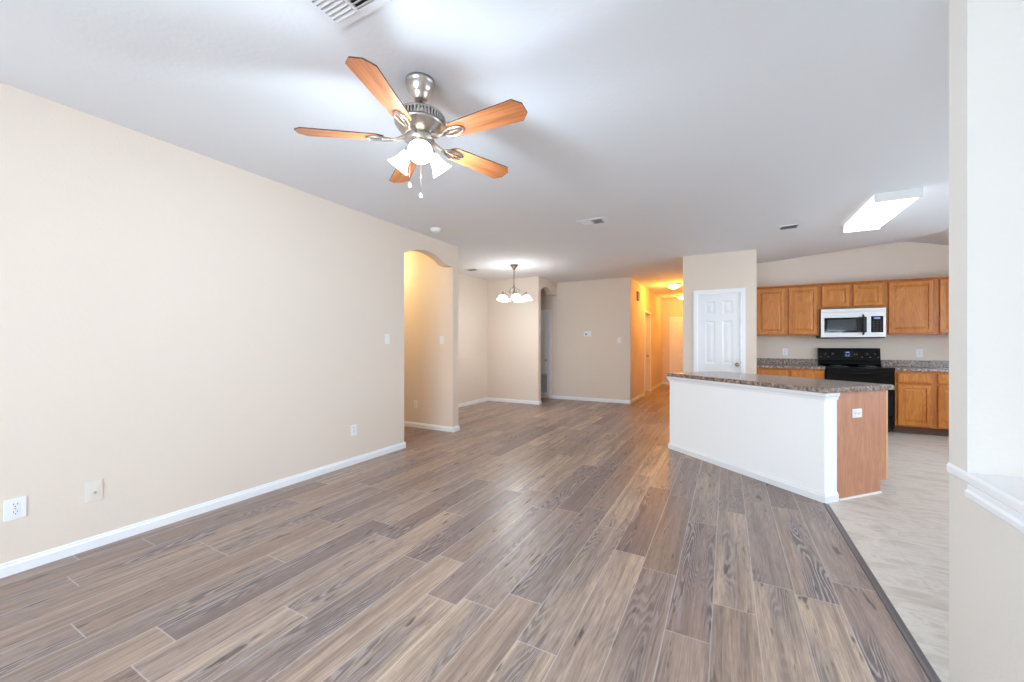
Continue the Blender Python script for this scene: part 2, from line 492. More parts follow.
# hallway behind the arch
struct('wall_side_hall', MB().box(-6.2, XL - 0.13, 4.57, 4.70, 0, CEIL), M['wall'])
struct('wall_side_hall_near', MB().box(-6.2, XL - 0.13, 3.47, 3.59, 0, CEIL), M['wall'])
struct('wall_side_hall_end', MB().box(-6.2, -6.08, 3.59, 4.57, 0, CEIL), M['wall'])
# dining nook
struct('wall_dining_left', MB().box(-4.77, -4.65, 4.70, 7.60, 0, CEIL), M['wall'])
struct('wall_dining_back', MB().box(-4.65, XL, 7.48, 7.60, 0, CEIL), M['wall'])
# arched header between the nook and the thermostat wall
prof = [(7.60, 2.37)] + arch_pts(7.60, 8.20, 2.37, 2.475)[1:-1] + [(8.20, 2.352), (YT, 2.352), (YT, CEIL), (7.60, CEIL)]
struct('wall_header', MB().poly([(XL, y, z) for y, z in prof], (-0.13, 0, 0)), M['wall'])
struct('wall_passage_end', MB().box(-5.6, -5.48, 7.60, YT, 0, CEIL), M['wall'])
struct('wall_passage_side', MB().box(-5.6, -4.77, 7.48, 7.60, 0, CEIL), M['wall'])
# thermostat wall, hallway
struct('wall_back', MB().box(-5.6, XH, YT, YT + T, 0, CEIL), M['wall'])
prof = [(YT + T, 0), (10.12, 0), (10.12, 2.03), (10.95, 2.03), (10.95, 0), (YE, 0), (YE, CEIL), (YT + T, CEIL)]
struct('wall_hall_left', MB().poly([(XH, y, z) for y, z in prof], (-T, 0, 0)), M['wall'])
struct('wall_hall_end', MB().box(XH - T, XP + T, YE, YE + T, 0, CEIL), M['wall'])
struct('wall_hall_right', MB().box(XP, XP + T, YP + T, YE, 0, CEIL), M['wall'])
# pantry and kitchen
prof = [(XP, 0), (-0.412, 0), (-0.412, 2.035), (0.19, 2.035), (0.19, 0), (XPR, 0), (XPR, CEIL), (XP, CEIL)]
struct('wall_pantry', MB().poly([(x, YP, z) for x, z in prof], (0, T, 0)), M['wall'])
struct('wall_pantry_side', MB().poly([(XPR, YP + T, 0), (XPR, YK, 0), (XPR, YK, ceil_z(XPR, YK)), (XPR, YP + T, ceil_z(XPR, YP + T))], (-T, 0, 0)), M['wall'])
kp = [(XPR - T, 0), (XR, 0), (XR, ceil_z(XR, YK)), (2.34, ceil_z(2.34, YK)), (XPR - T, ceil_z(XPR, YK))]
struct('wall_kitchen_back', MB().poly([(x, YK, z) for x, z in kp], (0, T, 0)), M['wall'])

def window_wall(mb, axis, fixed, a0, a1, top, openings, thick):
    """wall with rectangular holes, from boxes; axis 'x': runs along X at y=fixed"""
    cuts = sorted(openings)
    def seg(p, q, z0, z1):
        if q - p < 1e-4 or z1 - z0 < 1e-4: return
        if axis == 'x': mb.box(p, q, fixed, fixed + thick, z0, z1)
        else: mb.box(fixed, fixed + thick, p, q, z0, z1)
    p = a0
    for c, w, z0, z1 in cuts:
        seg(p, c - w / 2, 0, top); seg(c - w / 2, c + w / 2, 0, z0); seg(c - w / 2, c + w / 2, z1, top); p = c + w / 2
    seg(p, a1, 0, top)
    return mb
bw2 = MB(); window_wall(bw2, 'x', YB - T, 1.0, XR + T, 2.24, [w for w in BACK_WINDOWS if w[0] > 1], T)
bw = MB(); window_wall(bw, 'x', YB - T, XL, 1.0, CEIL, [w for w in BACK_WINDOWS if w[0] < 1], T)
bw2.poly([(1.0, YB - T, 2.24), (XR + T, YB - T, 2.24), (2.34, YB - T, CEIL), (1.0, YB - T, CEIL)], (0, T, 0))
struct('wall_front', bw, M['wall']); struct('wall_front_right', bw2, M['wall'])
rw = MB(); window_wall(rw, 'y', XR, YB, YK + T, 2.24, ADDED_RIGHT_WINDOWS, T)
rw.poly([(XR, YP, 2.24), (XR, YK + T, 2.24), (XR, YK + T, ceil_z(XR, YK + T)), (XR, YP, ceil_z(XR, YP) + 0.002)], (T, 0, 0))
struct('wall_right', rw, M['wall'])

def window(n, w, z0, z1, loc, rz):
    h = z1 - z0
    fr = MB()
    for a, b in ((-w / 2, -w / 2 + 0.05), (w / 2 - 0.05, w / 2), (-0.025, 0.025)): fr.box(a, b, 0.0, 0.06, 0, h)
    for a, b in ((0, 0.05), (h - 0.05, h), (h / 2 - 0.02, h / 2 + 0.02)): fr.box(-w / 2, w / 2, 0.0, 0.06, a, b)
    o = fr.build('window_%d' % n, M['trim']); o['kind'] = 'structure'; o.location = loc; o.rotation_euler = (0, 0, rz)
    MB().box(-w / 2, w / 2, 0.028, 0.032, 0, h).build('pane', M['pane'], o)
    MB().box(-w / 2 - 0.03, w / 2 + 0.03, -0.07, 0.09, -0.03, 0.0).build('window_sill', M['trim'], o)
i = 1
for cx, w, z0, z1 in BACK_WINDOWS:
    window(i, w, z0, z1, (cx, YB - 0.03, z0), PI); i += 1
for cy, w, z0, z1 in ADDED_RIGHT_WINDOWS:
    window(i, w, z0, z1, (XR + 0.03, cy, z0), -PI / 2); i += 1

# partition at the right: full-height stub and half wall with ledge
struct('wall_partition', MB().box(0.70, 1.75, 1.876, 2.0, 0, ceil_z(1, 2)), M['partition'])
struct('wall_half', MB().box(0.70, 0.86, YB, 1.876, 0, 0.79), M['partition'])
cap = MB(); cap.poly([(0.697, YB, 0.79), (0.694, YB, 0.797), (0.694, YB, 0.817), (0.699, YB, 0.826), (0.88, YB, 0.826), (0.888, YB, 0.817), (0.888, YB, 0.79)], (0, 1.876 - YB, 0))
cap.poly([(0.697, 1.876, 0.79), (0.694, 1.876, 0.797), (0.694, 1.876, 0.817), (0.699, 1.876, 0.826), (0.70, 1.876, 0.826), (0.70, 1.876, 0.79)], (0, 0.124, 0))
struct('trim_2', cap, M['trim'])
ap = MB(); ap.poly([(0.70, YB, 0.745), (0.695, YB, 0.745), (0.688, YB, 0.752), (0.688, YB, 0.768), (0.695, YB, 0.774), (0.695, YB, 0.79), (0.70, YB, 0.79)], (0, 1.862 - YB, 0))
struct('trim_3', ap, M['trim'])

# ------------------------------------------------------------------ baseboards
BH, BT = 0.072, 0.014
def baseboard(name, runs):
    """runs of (p, q, normal): a two-step board along the floor from p to q, standing out along normal"""
    mb = MB()
    for (px, py), (qx, qy), (nx, ny) in runs:
        pr = [(0, 0), (BT, 0), (BT, BH - 0.022), (BT * 0.62, BH - 0.014), (BT * 0.55, BH - 0.004), (BT * 0.3, BH), (0, BH)]
        mb.poly([(px + nx * a, py + ny * a, z) for a, z in pr], (qx - px, qy - py, 0))
    return struct(name, mb, M['trim'])
baseboard('baseboard_left', [((XL, YB), (XL, 3.60 + BT), (1, 0)), ((XL - 0.12, 3.60), (XL, 3.60), (0, 1)),
                             ((XL, 4.57 - BT), (XL, 4.70 + BT), (1, 0)), ((-4.65, 4.70), (XL, 4.70), (0, 1))])
baseboard('baseboard_side_hall', [((-6.08, 4.57), (XL, 4.57), (0, -1))])
baseboard('baseboard_dining', [((-4.65, 4.70), (-4.65, 7.48), (1, 0)), ((-4.65, 7.48), (XL + BT, 7.48), (0, -1)), ((XL, 7.48), (XL, 7.60), (1, 0))])
baseboard('baseboard_back', [((-3.56, YT), (XH + BT, YT), (0, -1)), ((-5.48, YT), (-4.36, YT), (0, -1))])
baseboard('baseboard_hall_left', [((XH, YT - BT), (XH, 10.06), (1, 0)), ((XH, 11.01), (XH, YE), (1, 0))])
baseboard('baseboard_hall_end', [((XH, YE), (-1.58, YE), (0, -1))])
baseboard('baseboard_hall_right', [((XP, YP - BT), (XP, YE), (-1, 0))])
baseboard('baseboard_pantry', [((XP, YP), (-0.472, YP), (0, -1)), ((0.25, YP), (XPR, YP), (0, -1))])

# ------------------------------------------------------------------ doors
RAISED = [(0.012, 0.006), (0.030, 0.006), (0.055, 0.002)]
def six_panel(n, w, h, loc, rz, knob_x, knob_mat):
    mb = MB(); st = 0.11; mid = 0.10; pw = (w - 2 * st - mid) / 2
    xs = [0, st, st + pw, st + pw + mid, w - st, w]
    zs = [0, 0.21, 0.21 + 0.60, 0.81 + 0.13, 0.94 + 0.66, 1.60 + 0.10, h - 0.12, h]
    cells = {(i, j) for i in (1, 3) for j in (1, 3, 5)}
    mb.panel_slab(xs, zs, cells, 0.035, RAISED)
    o = mb.build('door_%d' % n, M['door']); o['kind'] = 'structure'
    o.location = loc; o.rotation_euler = (0, 0, rz)
    kb = MB(); R = Matrix.Translation((knob_x, 0, 0.93)) @ Matrix.Rotation(PI / 2, 4, 'X')
    kb.lathe([(0.031, 0.0), (0.031, 0.006), (0.012, 0.010), (0.011, 0.030), (0.024, 0.038), (0.028, 0.050), (0.022, 0.060), (0.006, 0.063)], 20, M4=R)
    kb.build('door_knob', knob_mat, o)
    return o
def casing(n, a0, a1, h, plane, axis, sign, cw=0.058, ct=0.016):
    """flat moulding round an opening; axis 'x': opening runs a0..a1 along X on y=plane, standing out along sign"""
    mb = MB()
    def bar(p, q, z0, z1):
        for dt, ins in ((ct * 0.65, 0.0), (ct, 0.014)):
            pa, qa, za, zb = p + ins * 0.6, q - ins * 0.6, z0, z1 - (ins * 0.6 if z1 - z0 < 0.2 else 0)
            if axis == 'x': mb.box(pa, qa, min(plane, plane + sign * dt), max(plane, plane + sign * dt), za, zb)
            else: mb.box(min(plane, plane + sign * dt), max(plane, plane + sign * dt), pa, qa, za, zb)
    bar(a0 - cw, a0, 0, h + cw); bar(a1, a1 + cw, 0, h + cw); bar(a0, a1, h, h + cw)
    return struct('trim_%d' % n, mb, M['trim'])
six_panel(1, 0.594, 2.022, (-0.408, YP + 0.012, 0.008), 0, 0.545, M['brass'])
casing(4, -0.408, 0.186, 2.033, YP, 'x', -1)
six_panel(2, 0.80, 2.02, (-1.505, YE - 0.036, 0.008), 0, 0.74, M['brass'])
casing(5, -1.51, -0.70, 2.033, YE, 'x', -1)
# side door of the hallway, set deep in its jamb
d3 = six_panel(3, 0.822, 2.018, (XH - 0.085, 10.124, 0.008), PI / 2, 0.76, M['brass'])
casing(6, 10.12, 10.95, 2.03, XH, 'y', 1)
# air handler closet door over the return grille
mb = MB(); mb.panel_slab([0, 0.10, 0.56, 0.66], [0, 0.1, 1.22, 1.32], {(1, 1)}, 0.02, RAISED)
d4 = mb.build('door_4', M['door']); d4['kind'] = 'structure'; d4.location = (-4.285, YT - 0.021, 0.645)
kb = MB(); kb.lathe([(0.030, 0.0), (0.030, 0.006), (0.012, 0.010), (0.011, 0.026), (0.024, 0.034), (0.028, 0.044), (0.020, 0.052), (0.006, 0.055)], 20,
         M4=Matrix.Translation((0.61, 0, 0.235)) @ Matrix.Rotation(PI / 2, 4, 'X'))
kb.build('door_knob', M['nickel'], d4)
mb = MB()
for a, b, z0, z1 in ((-4.355, -4.295, 0, 2.04), (-3.615, -3.555, 0, 2.04), (-4.295, -3.615, 1.975, 2.04), (-4.295, -3.615, 0.585, 0.635)):
    mb.box(a, b, YT - 0.02, YT, z0, z1, bevel=0.003)
struct('trim_7', mb, M['trim'])
t = thing('return_air_grille', 'white louvred return air grille low under the arch passage closet door', 'vent', (-3.955, YT, 0.0))
mb = MB()
for a, b, z0, z1 in ((-0.335, -0.29, 0.085, 0.58), (0.29, 0.335, 0.085, 0.58), (-0.29, 0.29, 0.085, 0.125), (-0.29, 0.29, 0.54, 0.58), (-0.012, 0.012, 0.125, 0.54)):
    mb.box(a, b, -0.018, 0.0, z0, z1)
mb.build('frame', M['vent'], t)
mb = MB()
for i in range(21):
    z = 0.13 + i * 0.0195
    mb.poly([(-0.29, -0.014, z), (-0.29, -0.011, z + 0.003), (-0.29, -0.002, z + 0.012), (-0.29, -0.004, z + 0.009)], (0.58, 0, 0))
mb.build('louvres', M['vent'], t)
MB().box(-0.30, 0.30, -0.0015, 0.0, 0.12, 0.55).build('backing', M['dark_slot'], t)

# ------------------------------------------------------------------ wall plates
def plate_base(t, w=0.072, h=0.116):
    mb = MB(); mb.box(-w / 2, w / 2, -0.006, 0.0, -h / 2, h / 2, bevel=0.0025)
    return mb.build('cover_plate', M['plastic'], t)
def outlet(label, loc, rz, w=0.072):
    t = thing('wall_outlet', label, 'outlet', loc, rz, 'wall outlets'); plate_base(t, w)
    for z in (0.0205, -0.0205):
        mb = MB(); mb.lathe([(0.0165, 0.0), (0.0165, 0.0022), (0.0155, 0.003)], 20, M4=Matrix.Translation((0, -0.006, z)) @ Matrix.Rotation(PI / 2, 4, 'X'))
        r = mb.build('socket', M['plastic'], t)
        mb = MB()
        for x, hh in ((-0.0065, 0.009), (0.0065, 0.0075)): mb.box(x - 0.0013, x + 0.0013, -0.0096, -0.0088, z + 0.001, z + 0.001 + hh)
        mb.lathe([(0.0028, 0), (0.0028, 0.0008)], 10, M4=Matrix.Translation((0, -0.0088, z - 0.007)) @ Matrix.Rotation(PI / 2, 4, 'X'))
        mb.build('slots', M['dark_slot'], r)
    MB().lathe([(0.0035, 0.0), (0.003, 0.0014)], 10, M4=Matrix.Translation((0, -0.006, 0)) @ Matrix.Rotation(PI / 2, 4, 'X')).build('screw', M['grey_plastic'], t)
    return t
def switch(label, loc, rz):
    t = thing('light_switch', label, 'switch', loc, rz, 'light switches'); plate_base(t)
    mb = MB(); mb.box(-0.0165, 0.0165, -0.0075, -0.006, -0.033, 0.033)
    r = mb.build('rocker_frame', M['plastic'], t)
    mb = MB(); mb.poly([(-0.014, -0.0075, -0.030), (-0.014, -0.0105, -0.030), (-0.014, -0.008, 0.0), (-0.014, -0.009, 0.030), (-0.014, -0.0075, 0.030)], (0.028, 0, 0))
    mb.build('rocker', M['plastic'], r)
    return t
LW = -PI / 2   # plates on the left wall look along +X
RZ_L = PI / 2
outlet('white duplex outlet low on the left wall, nearest the camera', (XL, 0.622, 0.352), RZ_L, 0.080)
outlet('white duplex outlet low on the left wall before the arch', (XL, 2.86, 0.354), RZ_L)
outlet('white outlet low on the side hall wall seen through the arch', (-4.11, 4.57, 0.345), 0)
outlet('white outlet on the kitchen wall left of the range', (0.86, YK, 1.115), 0)
outlet('white outlet on the kitchen wall right of the range', (2.52, YK, 1.115), 0)
switch('white rocker switch on the left wall beside the arch', (XL, 3.324, 1.307), RZ_L)
switch('white rocker switch on the side hall wall seen through the arch', (-3.62, 4.57, 1.308), 0)
switch('white rocker switch on the thermostat wall near the hallway corner', (-2.01, YT, 1.33), 0)
t = thing('cable_plate', 'ivory blank cable plate low on the left wall right of the nearest outlet', 'wall plate', (XL, 0.928, 0.352), RZ_L)
mb = MB(); mb.box(-0.04, 0.04, -0.007, 0.0, -0.062, 0.062, bevel=0.003); mb.build('cover_plate', M['ivory'], t)
mb = MB(); mb.box(-0.024, 0.024, -0.0095, -0.007, -0.040, 0.040, bevel=0.001); mb.build('insert', M['ivory'], t)
MB().lathe([(0.0065, 0), (0.0065, 0.004), (0.0045, 0.004), (0.0045, 0.010), (0.001, 0.010)], 12, M4=Matrix.Translation((0.004, -0.0095, -0.012)) @ Matrix.Rotation(PI / 2, 4, 'X')).build('jack', M['brass'], t)

t = thing('thermostat', 'small white thermostat with a dark dial on the wall left of the hallway', 'thermostat', (-2.70, YT, 1.47), 0)
mb = MB(); mb.box(-0.085, 0.085, -0.006, 0, -0.055, 0.055, bevel=0.003); mb.build('back_plate', M['plastic'], t)
mb = MB(); mb.box(-0.062, 0.062, -0.03, -0.006, -0.04, 0.04, bevel=0.006); mb.build('body', M['plastic'], t)
MB().box(-0.045, 0.0, -0.0315, -0.0295, -0.026, 0.012).build('screen', M['grey_plastic'], t)
mb = MB(); mb.box(0.022, 0.05, -0.034, -0.0295, -0.02, 0.02, bevel=0.0015); mb.build('button', M['plastic'], t)

t = thing('door_chime', 'grey-brown door chime box high on the hallway left wall', 'door chime', (XH, 9.25, 2.33), RZ_L)
mb = MB(); mb.box(-0.085, 0.085, -0.045, 0, -0.10, 0.10, bevel=0.008); mb.build('housing', mat('beige_chime_plastic', (150, 128, 104), 0.5), t)
mb = MB()
for i in range(6): mb.box(-0.055, 0.055, -0.0475, -0.0445, -0.065 + i * 0.024, -0.055 + i * 0.024)
mb.build('grille', mat('brown_grille', (96, 76, 58), 0.6), t)

# ------------------------------------------------------------------ ceiling vents and detector
def ceiling_vent(label, x0, x1, y0, y1, bank_split, open_bank):
    cx, cy = (x0 + x1) / 2, (y0 + y1) / 2; w, d = x1 - x0, y1 - y0
    t = thing('ceiling_vent', label, 'vent', (cx, cy, CEIL), 0, 'ceiling air vents')
    b = 0.034 if bank_split else 0.018; mb = MB()
    for a in ((-w / 2, w / 2, -d / 2, -d / 2 + b), (-w / 2, w / 2, d / 2 - b, d / 2), (-w / 2, -w / 2 + b, -d / 2 + b, d / 2 - b), (w / 2 - b, w / 2, -d / 2 + b, d / 2 - b)):
        mb.box(*a, -0.008, 0.0)
    if bank_split: mb.box(-0.008, 0.008, -d / 2 + b, d / 2 - b, -0.008, 0.0)
    mb.build('frame', M['vent'], t)
    MB().box(-w / 2 + 0.01, w / 2 - 0.01, -d / 2 + 0.01, d / 2 - 0.01, -0.0015, 0.0).build('backing', M['dark_slot'], t)
    n = max(3, int((d - 2 * b) / (0.019 if bank_split else 0.032))); s = (d - 2 * b) / n
    banks = [(-w / 2 + b, -0.008, -1), (0.008, w / 2 - b, 1)] if bank_split else [(-w / 2 + b, w / 2 - b, open_bank)]
    for xa, xb, sg in banks:
        mb = MB()
        for i in range(n):
            y = -d / 2 + b + (i + 0.5) * s
            k = (0.0070 if bank_split else 0.0085) * sg
            mb.poly([(xa, y - k, -0.011), (xa, y - k + 0.0015, -0.0115), (xa, y + k + 0.0015, -0.002), (xa, y + k, -0.0015)], (xb - xa, 0, 0))
        mb.build('louvres', M['vent'], t)
    return t
ceiling_vent('large white ceiling vent at the top edge, left of the fan', -1.52, -1.20, 0.86, 1.19, True, 1)
ceiling_vent('two-bank ceiling vent in the middle of the living room ceiling', -1.51, -1.20, 4.33, 4.55, True, 1)
ceiling_vent('small ceiling vent left of the kitchen fluorescent light', 0.55, 0.75, 5.66, 5.85, False, 1)
ceiling_vent('small ceiling vent left of the dining chandelier', -4.33, -4.11, 6.16, 6.32, False, 1)
t = thing('smoke_detector', 'round white smoke detector on the ceiling above the arch', 'smoke detector', (-3.12, 3.82, CEIL), 0)
mb = MB(); mb.lathe([(0.068, 0.0), (0.068, -0.012), (0.062, -0.016)], 28); mb.build('base', M['plastic'], t)
mb = MB(); mb.lathe([(0.060, -0.016), (0.058, -0.030), (0.046, -0.040), (0.018, -0.043), (0.004, -0.043)], 28); mb.build('cover', M['plastic'], t)

# ------------------------------------------------------------------ ceiling fan
FX, FY, FZ = -1.44, 1.635, 2.335
fan = thing('ceiling_fan', 'five-blade ceiling fan with cherry blades, nickel motor and lit lamp shades', 'ceiling fan', (FX, FY, CEIL), 0)
MB().lathe([(0.076, 0.0), (0.076, -0.014), (0.071, -0.020), (0.070, -0.030), (0.064, -0.052), (0.052, -0.072), (0.046, -0.078), (0.046, -0.086), (0.040, -0.092), (0.038, -0.100), (0.030, -0.106), (0.014, -0.108)], 36).build('canopy', M['nickel'], fan)
MB().lathe([(0.0125, -0.108), (0.0125, -0.175)], 16).build('downrod', M['nickel'], fan)
mb = MB(); mb.lathe([(0.018, -0.160), (0.050, -0.163), (0.100, -0.172), (0.122, -0.184), (0.130, -0.194), (0.130, -0.199)], 40)
mb.lathe([(0.128, -0.233), (0.130, -0.238), (0.122, -0.248), (0.104, -0.272), (0.086, -0.290), (0.074, -0.298)], 40)
mb.build('motor_housing', M['nickel'], fan)
mb = MB()
for i in range(48):
    a = 2 * PI * i / 48
    mb.box(0.112, 0.1330, -0.0045, 0.0045, -0.2335, -0.1985, M4=Matrix.Rotation(a, 4, 'Z'))
mb.lathe([(0.120, -0.1985), (0.120, -0.2335)], 48)
mb.build('ribbed_band', M['nickel'], fan)
MB().lathe([(0.070, -0.294), (0.078, -0.300), (0.078, -0.322), (0.066, -0.334), (0.060, -0.340), (0.060, -0.372), (0.046, -0.386), (0.022, -0.394), (0.006, -0.396)], 36).build('light_fitter', M['nickel'], fan)
RB = 0.62
def make_blade():
    b = MB()
    r0, r1 = 0.185, RB; w0, w1 = 0.050, 0.068; c = 0.038
    out = [(r0, -w0 * 0.55), (r0 + 0.03, -w0), (r1 - c, -w1), (r1, -w1 + c), (r1, w1 - c), (r1 - c, w1), (r0 + 0.03, w0), (r0, w0 * 0.55)]
    pitch = Matrix.Rotation(BLADE_PITCH, 4, 'X')
    top = b.bm
    vs = [top.verts.new((x, y, 0.0)) for x, y in out]; vt = [top.verts.new((x, y, 0.006)) for x, y in out]
    f0 = top.faces.new(list(reversed(vs))); f1 = top.faces.new(vt); side = []
    for i in range(len(out)):
        j = (i + 1) % len(out); side.append(top.faces.new((vs[i], vs[j], vt[j], vt[i])))
    b._set([f0, f1], M['blade']); b._set(side, M['blade_edge'])
    for v in top.verts: v.co = pitch @ v.co
    return b
def make_iron():
    b = MB(); pitch = Matrix.Rotation(BLADE_PITCH, 4, 'X')
    n = 22
    loop = [pitch @ Vector((0.215 + 0.060 * math.cos(2 * PI * i / n), 0.026 * math.sin(2 * PI * i / n), -0.005)) for i in range(n)]
    b.tube(loop, 0.0065, 8, closed=True)
    arm = [(0.062, 0, 0.018), (0.095, 0, 0.008), (0.125, 0, -0.004), (0.160, 0, -0.006)]
    b.tube([Vector(p) for p in arm], [0.013, 0.011, 0.0095, 0.0085], 10)
    for x in (0.205, 0.262):
        b.lathe([(0.008, -0.006), (0.008, 0.001)], 10, M4=pitch @ Matrix.Translation((x, 0, 0)))
    b.tube([pitch @ Vector((0.158, 0, -0.005)), pitch @ Vector((0.265, 0, -0.004))], 0.0055, 8)
    return b
BLADE_PITCH = math.radians(-12)
b0 = make_blade().build('blade', None, fan)
b0.location = (0, 0, FZ - CEIL); make_iron().build('blade_iron', M['nickel'], b0)
A0 = math.radians(-143.4)
b0.rotation_euler = (0, 0, A0)
for k_ in range(1, 5):
    c = dup(b0, parent=fan); c.rotation_euler = (0, 0, A0 + k_ * 2 * PI / 5)

SHADE_PROF = [(0.021, 0.0), (0.024, -0.012), (0.030, -0.030), (0.034, -0.050), (0.042, -0.075), (0.055, -0.098), (0.062, -0.108), (0.060, -0.108), (0.052, -0.096), (0.039, -0.073), (0.031, -0.048), (0.026, -0.028), (0.019, -0.006)]
def bell(parent, M4, scale=1.0, material=None):
    mb = MB(); mb.lathe([(r * scale, z * scale) for r, z in SHADE_PROF], 24, M4=M4, cap=False)
    return mb.build('lamp_shade', material or M['shade'], parent)
for ang in (-48.7, 71.3, 191.3):
    a = math.radians(ang)
    Rm = Matrix.Rotation(a, 4, 'Z') @ Matrix.Translation((0.068, 0, -0.362)) @ Matrix.Rotation(math.radians(-42), 4, 'Y')
    mb = MB(); mb.lathe([(0.012, 0.035), (0.024, 0.020), (0.026, 0.0), (0.022, -0.014)], 18, M4=Rm)
    mb.tube([Vector((0.045 * math.cos(a), 0.045 * math.sin(a), -0.352)), Rm @ Vector((0, 0, 0.03))], 0.010, 8)
    mb.build('shade_holder', M['nickel'], fan)
    sh = bell(fan, Rm)
    mb = MB(); mb.lathe([(0.008, -0.02), (0.015, -0.035), (0.022, -0.062), (0.020, -0.078), (0.010, -0.088), (0.002, -0.090)], 16, M4=Rm)
    mb.build('bulb', M['bulb'], sh)
    p = Rm @ Vector((0, 0, -0.115))
    point_light('fan_lamp', fan, p, FAN_POWER, FAN_COL, 0.045)
for (dx, dy, z1) in ((0.004, 0.0, -0.60), (-0.045, -0.03, -0.545)):
    pts = [(dx, dy, -0.375), (dx, dy, z1)]
    pc = MB().tube(pts, 0.0016, 6).build('pull_chain', M['nickel'], fan)
    MB().lathe([(0.002, z1 + 0.004), (0.006, z1 - 0.004), (0.0095, z1 - 0.014), (0.007, z1 - 0.022), (0.002, z1 - 0.024)], 14, M4=Matrix.Translation((dx, dy, 0))).build('pull_knob', M['plastic'], pc)

# ------------------------------------------------------------------ dining chandelier
CX, CY = -3.32, 6.22
ch = thing('chandelier', 'brushed nickel chandelier with lit white bell shades over the dining nook', 'chandelier', (CX, CY, CEIL), 0)
MB().lathe([(0.075, 0.0), (0.075, -0.010), (0.060, -0.026), (0.030, -0.062), (0.012, -0.090), (0.008, -0.10)], 28).build('canopy', M['dark_nickel'], ch)
mb = MB()
z = -0.095
for i in range(8):
    n = 12; L = 0.042
    pts = [Vector((0.011 * math.cos(2 * PI * j / n) if i % 2 == 0 else 0, 0.011 * math.cos(2 * PI * j / n) if i % 2 else 0, z - L / 2 + (L / 2) * math.sin(2 * PI * j / n))) for j in range(n)]
    mb.tube(pts, 0.003, 6, closed=True); z -= 0.034
mb.build('chain', M['dark_nickel'], ch)
MB().lathe([(0.004, -0.355), (0.014, -0.362), (0.016, -0.375), (0.008, -0.385), (0.008, -0.460), (0.015, -0.470), (0.022, -0.500), (0.012, -0.530), (0.028, -0.555), (0.040, -0.575), (0.030, -0.605), (0.014, -0.625), (0.010, -0.650), (0.002, -0.660)], 24).build('column', M['dark_nickel'], ch)
for k_ in range(5):
    a = 2 * PI * k_ / 5 + 0.35
    def P(r, z): return Vector((r * math.cos(a), r * math.sin(a), z - 0.10))
    pts = [P(0.02, -0.46)]
    for i in range(9):
        q = i / 8.0
        pts.append(P(0.03 + 0.19 * q, -0.475 - 0.035 * math.sin(q * PI) + 0.095 * q * q))
    pts += [P(0.228, -0.405), P(0.225, -0.42)]
    arm = MB().tube(pts, 0.0065, 8)
    sc = [P(0.012 + 0.085 * math.sin(q / 10.0 * PI), -0.29 - 0.16 * q / 10.0) for q in range(11)]
    arm.tube(sc, 0.0045, 6)
    Rm = Matrix.Translation(P(0.225, -0.43))
    arm.lathe([(0.008, 0.02), (0.026, 0.006), (0.028, -0.012), (0.024, -0.02)], 16, M4=Rm)
    arm.build('arm', M['dark_nickel'], ch)
    sh = MB(); sh.lathe([(r * 1.5, z * 0.95) for r, z in [(0.022, -0.008), (0.036, -0.022), (0.050, -0.05), (0.058, -0.078), (0.072, -0.100), (0.070, -0.101), (0.055, -0.078), (0.047, -0.05), (0.033, -0.024), (0.02, -0.012)]], 22, M4=Rm, cap=False)
    sh = sh.build('lamp_shade', M['chand_shade'], ch)
    MB().lathe([(0.010, -0.02), (0.018, -0.05), (0.022, -0.07), (0.012, -0.09), (0.002, -0.094)], 14, M4=Rm).build('bulb', M['bulb'], sh)
point_light('chandelier_lamp', ch, (0, 0, -0.71), CHAND_POWER, CHAND_COL, 0.16)

# ------------------------------------------------------------------ hallway lights
def flush(label, loc, power, col):
    t = thing('flush_ceiling_light', label, 'ceiling light', loc, 0, 'flush ceiling lights')
    MB().lathe([(0.175, 0.0), (0.175, -0.014), (0.165, -0.022), (0.15, -0.024)], 32).build('rim', M['brass'], t)
    MB().lathe([(0.155, -0.022), (0.150, -0.045), (0.125, -0.075), (0.085, -0.098), (0.040, -0.110), (0.004, -0.113)], 32).build('glass_bowl', M['hall_glass'], t)
    MB().lathe([(0.011, -0.108), (0.012, -0.120), (0.006, -0.130), (0.001, -0.131)], 14).build('finial', M['brass'], t)
    point_light('hall_lamp', t, (0, 0, -0.20), power, col, 0.10)
    return t
flush('lit flush bowl light on the hallway ceiling, the nearer one', (-1.09, 9.97, CEIL), HALL_NEAR, WARM)
flush('lit flush bowl light by the far hallway door, half hidden by the pantry', (-1.13, 12.45, CEIL), HALL_FAR, WARM)
flush('flush bowl light of the side hall hidden left of the arch', (-4.72, 4.18, CEIL), SIDE_HALL, WARM_SIDE)

# ------------------------------------------------------------------ kitchen fluorescent fixture
t = thing('fluorescent_ceiling_light', 'long white fluorescent wraparound light on the kitchen ceiling', 'ceiling light', (1.375, 5.44, CEIL), 0)
w, l, hgt = 0.165, 0.575, 0.085
mb = MB()
for y in (-l, l - 0.018): mb.box(-w, w, y, y + 0.018, -hgt, 0, bevel=0.003)
mb.box(-w + 0.03, w - 0.03, -l + 0.018, l - 0.018, -0.02, 0)
mb.build('end_caps', M['plastic'], t)
mb = MB(); pr = [(-w + 0.004, -0.004), (-w + 0.003, -0.06), (-w + 0.02, -0.08), (w - 0.02, -0.08), (w - 0.003, -0.06), (w - 0.004, -0.004)]
mb.poly([(x, -l + 0.018, z) for x, z in pr], (0, 2 * l - 0.036, 0), M['diffuser_side'])
low = [f for f in mb.bm.faces if all(v.co.z < -0.05 for v in f.verts)]
mb._set(low, M['diffuser']); mb.build('diffuser', None, t)

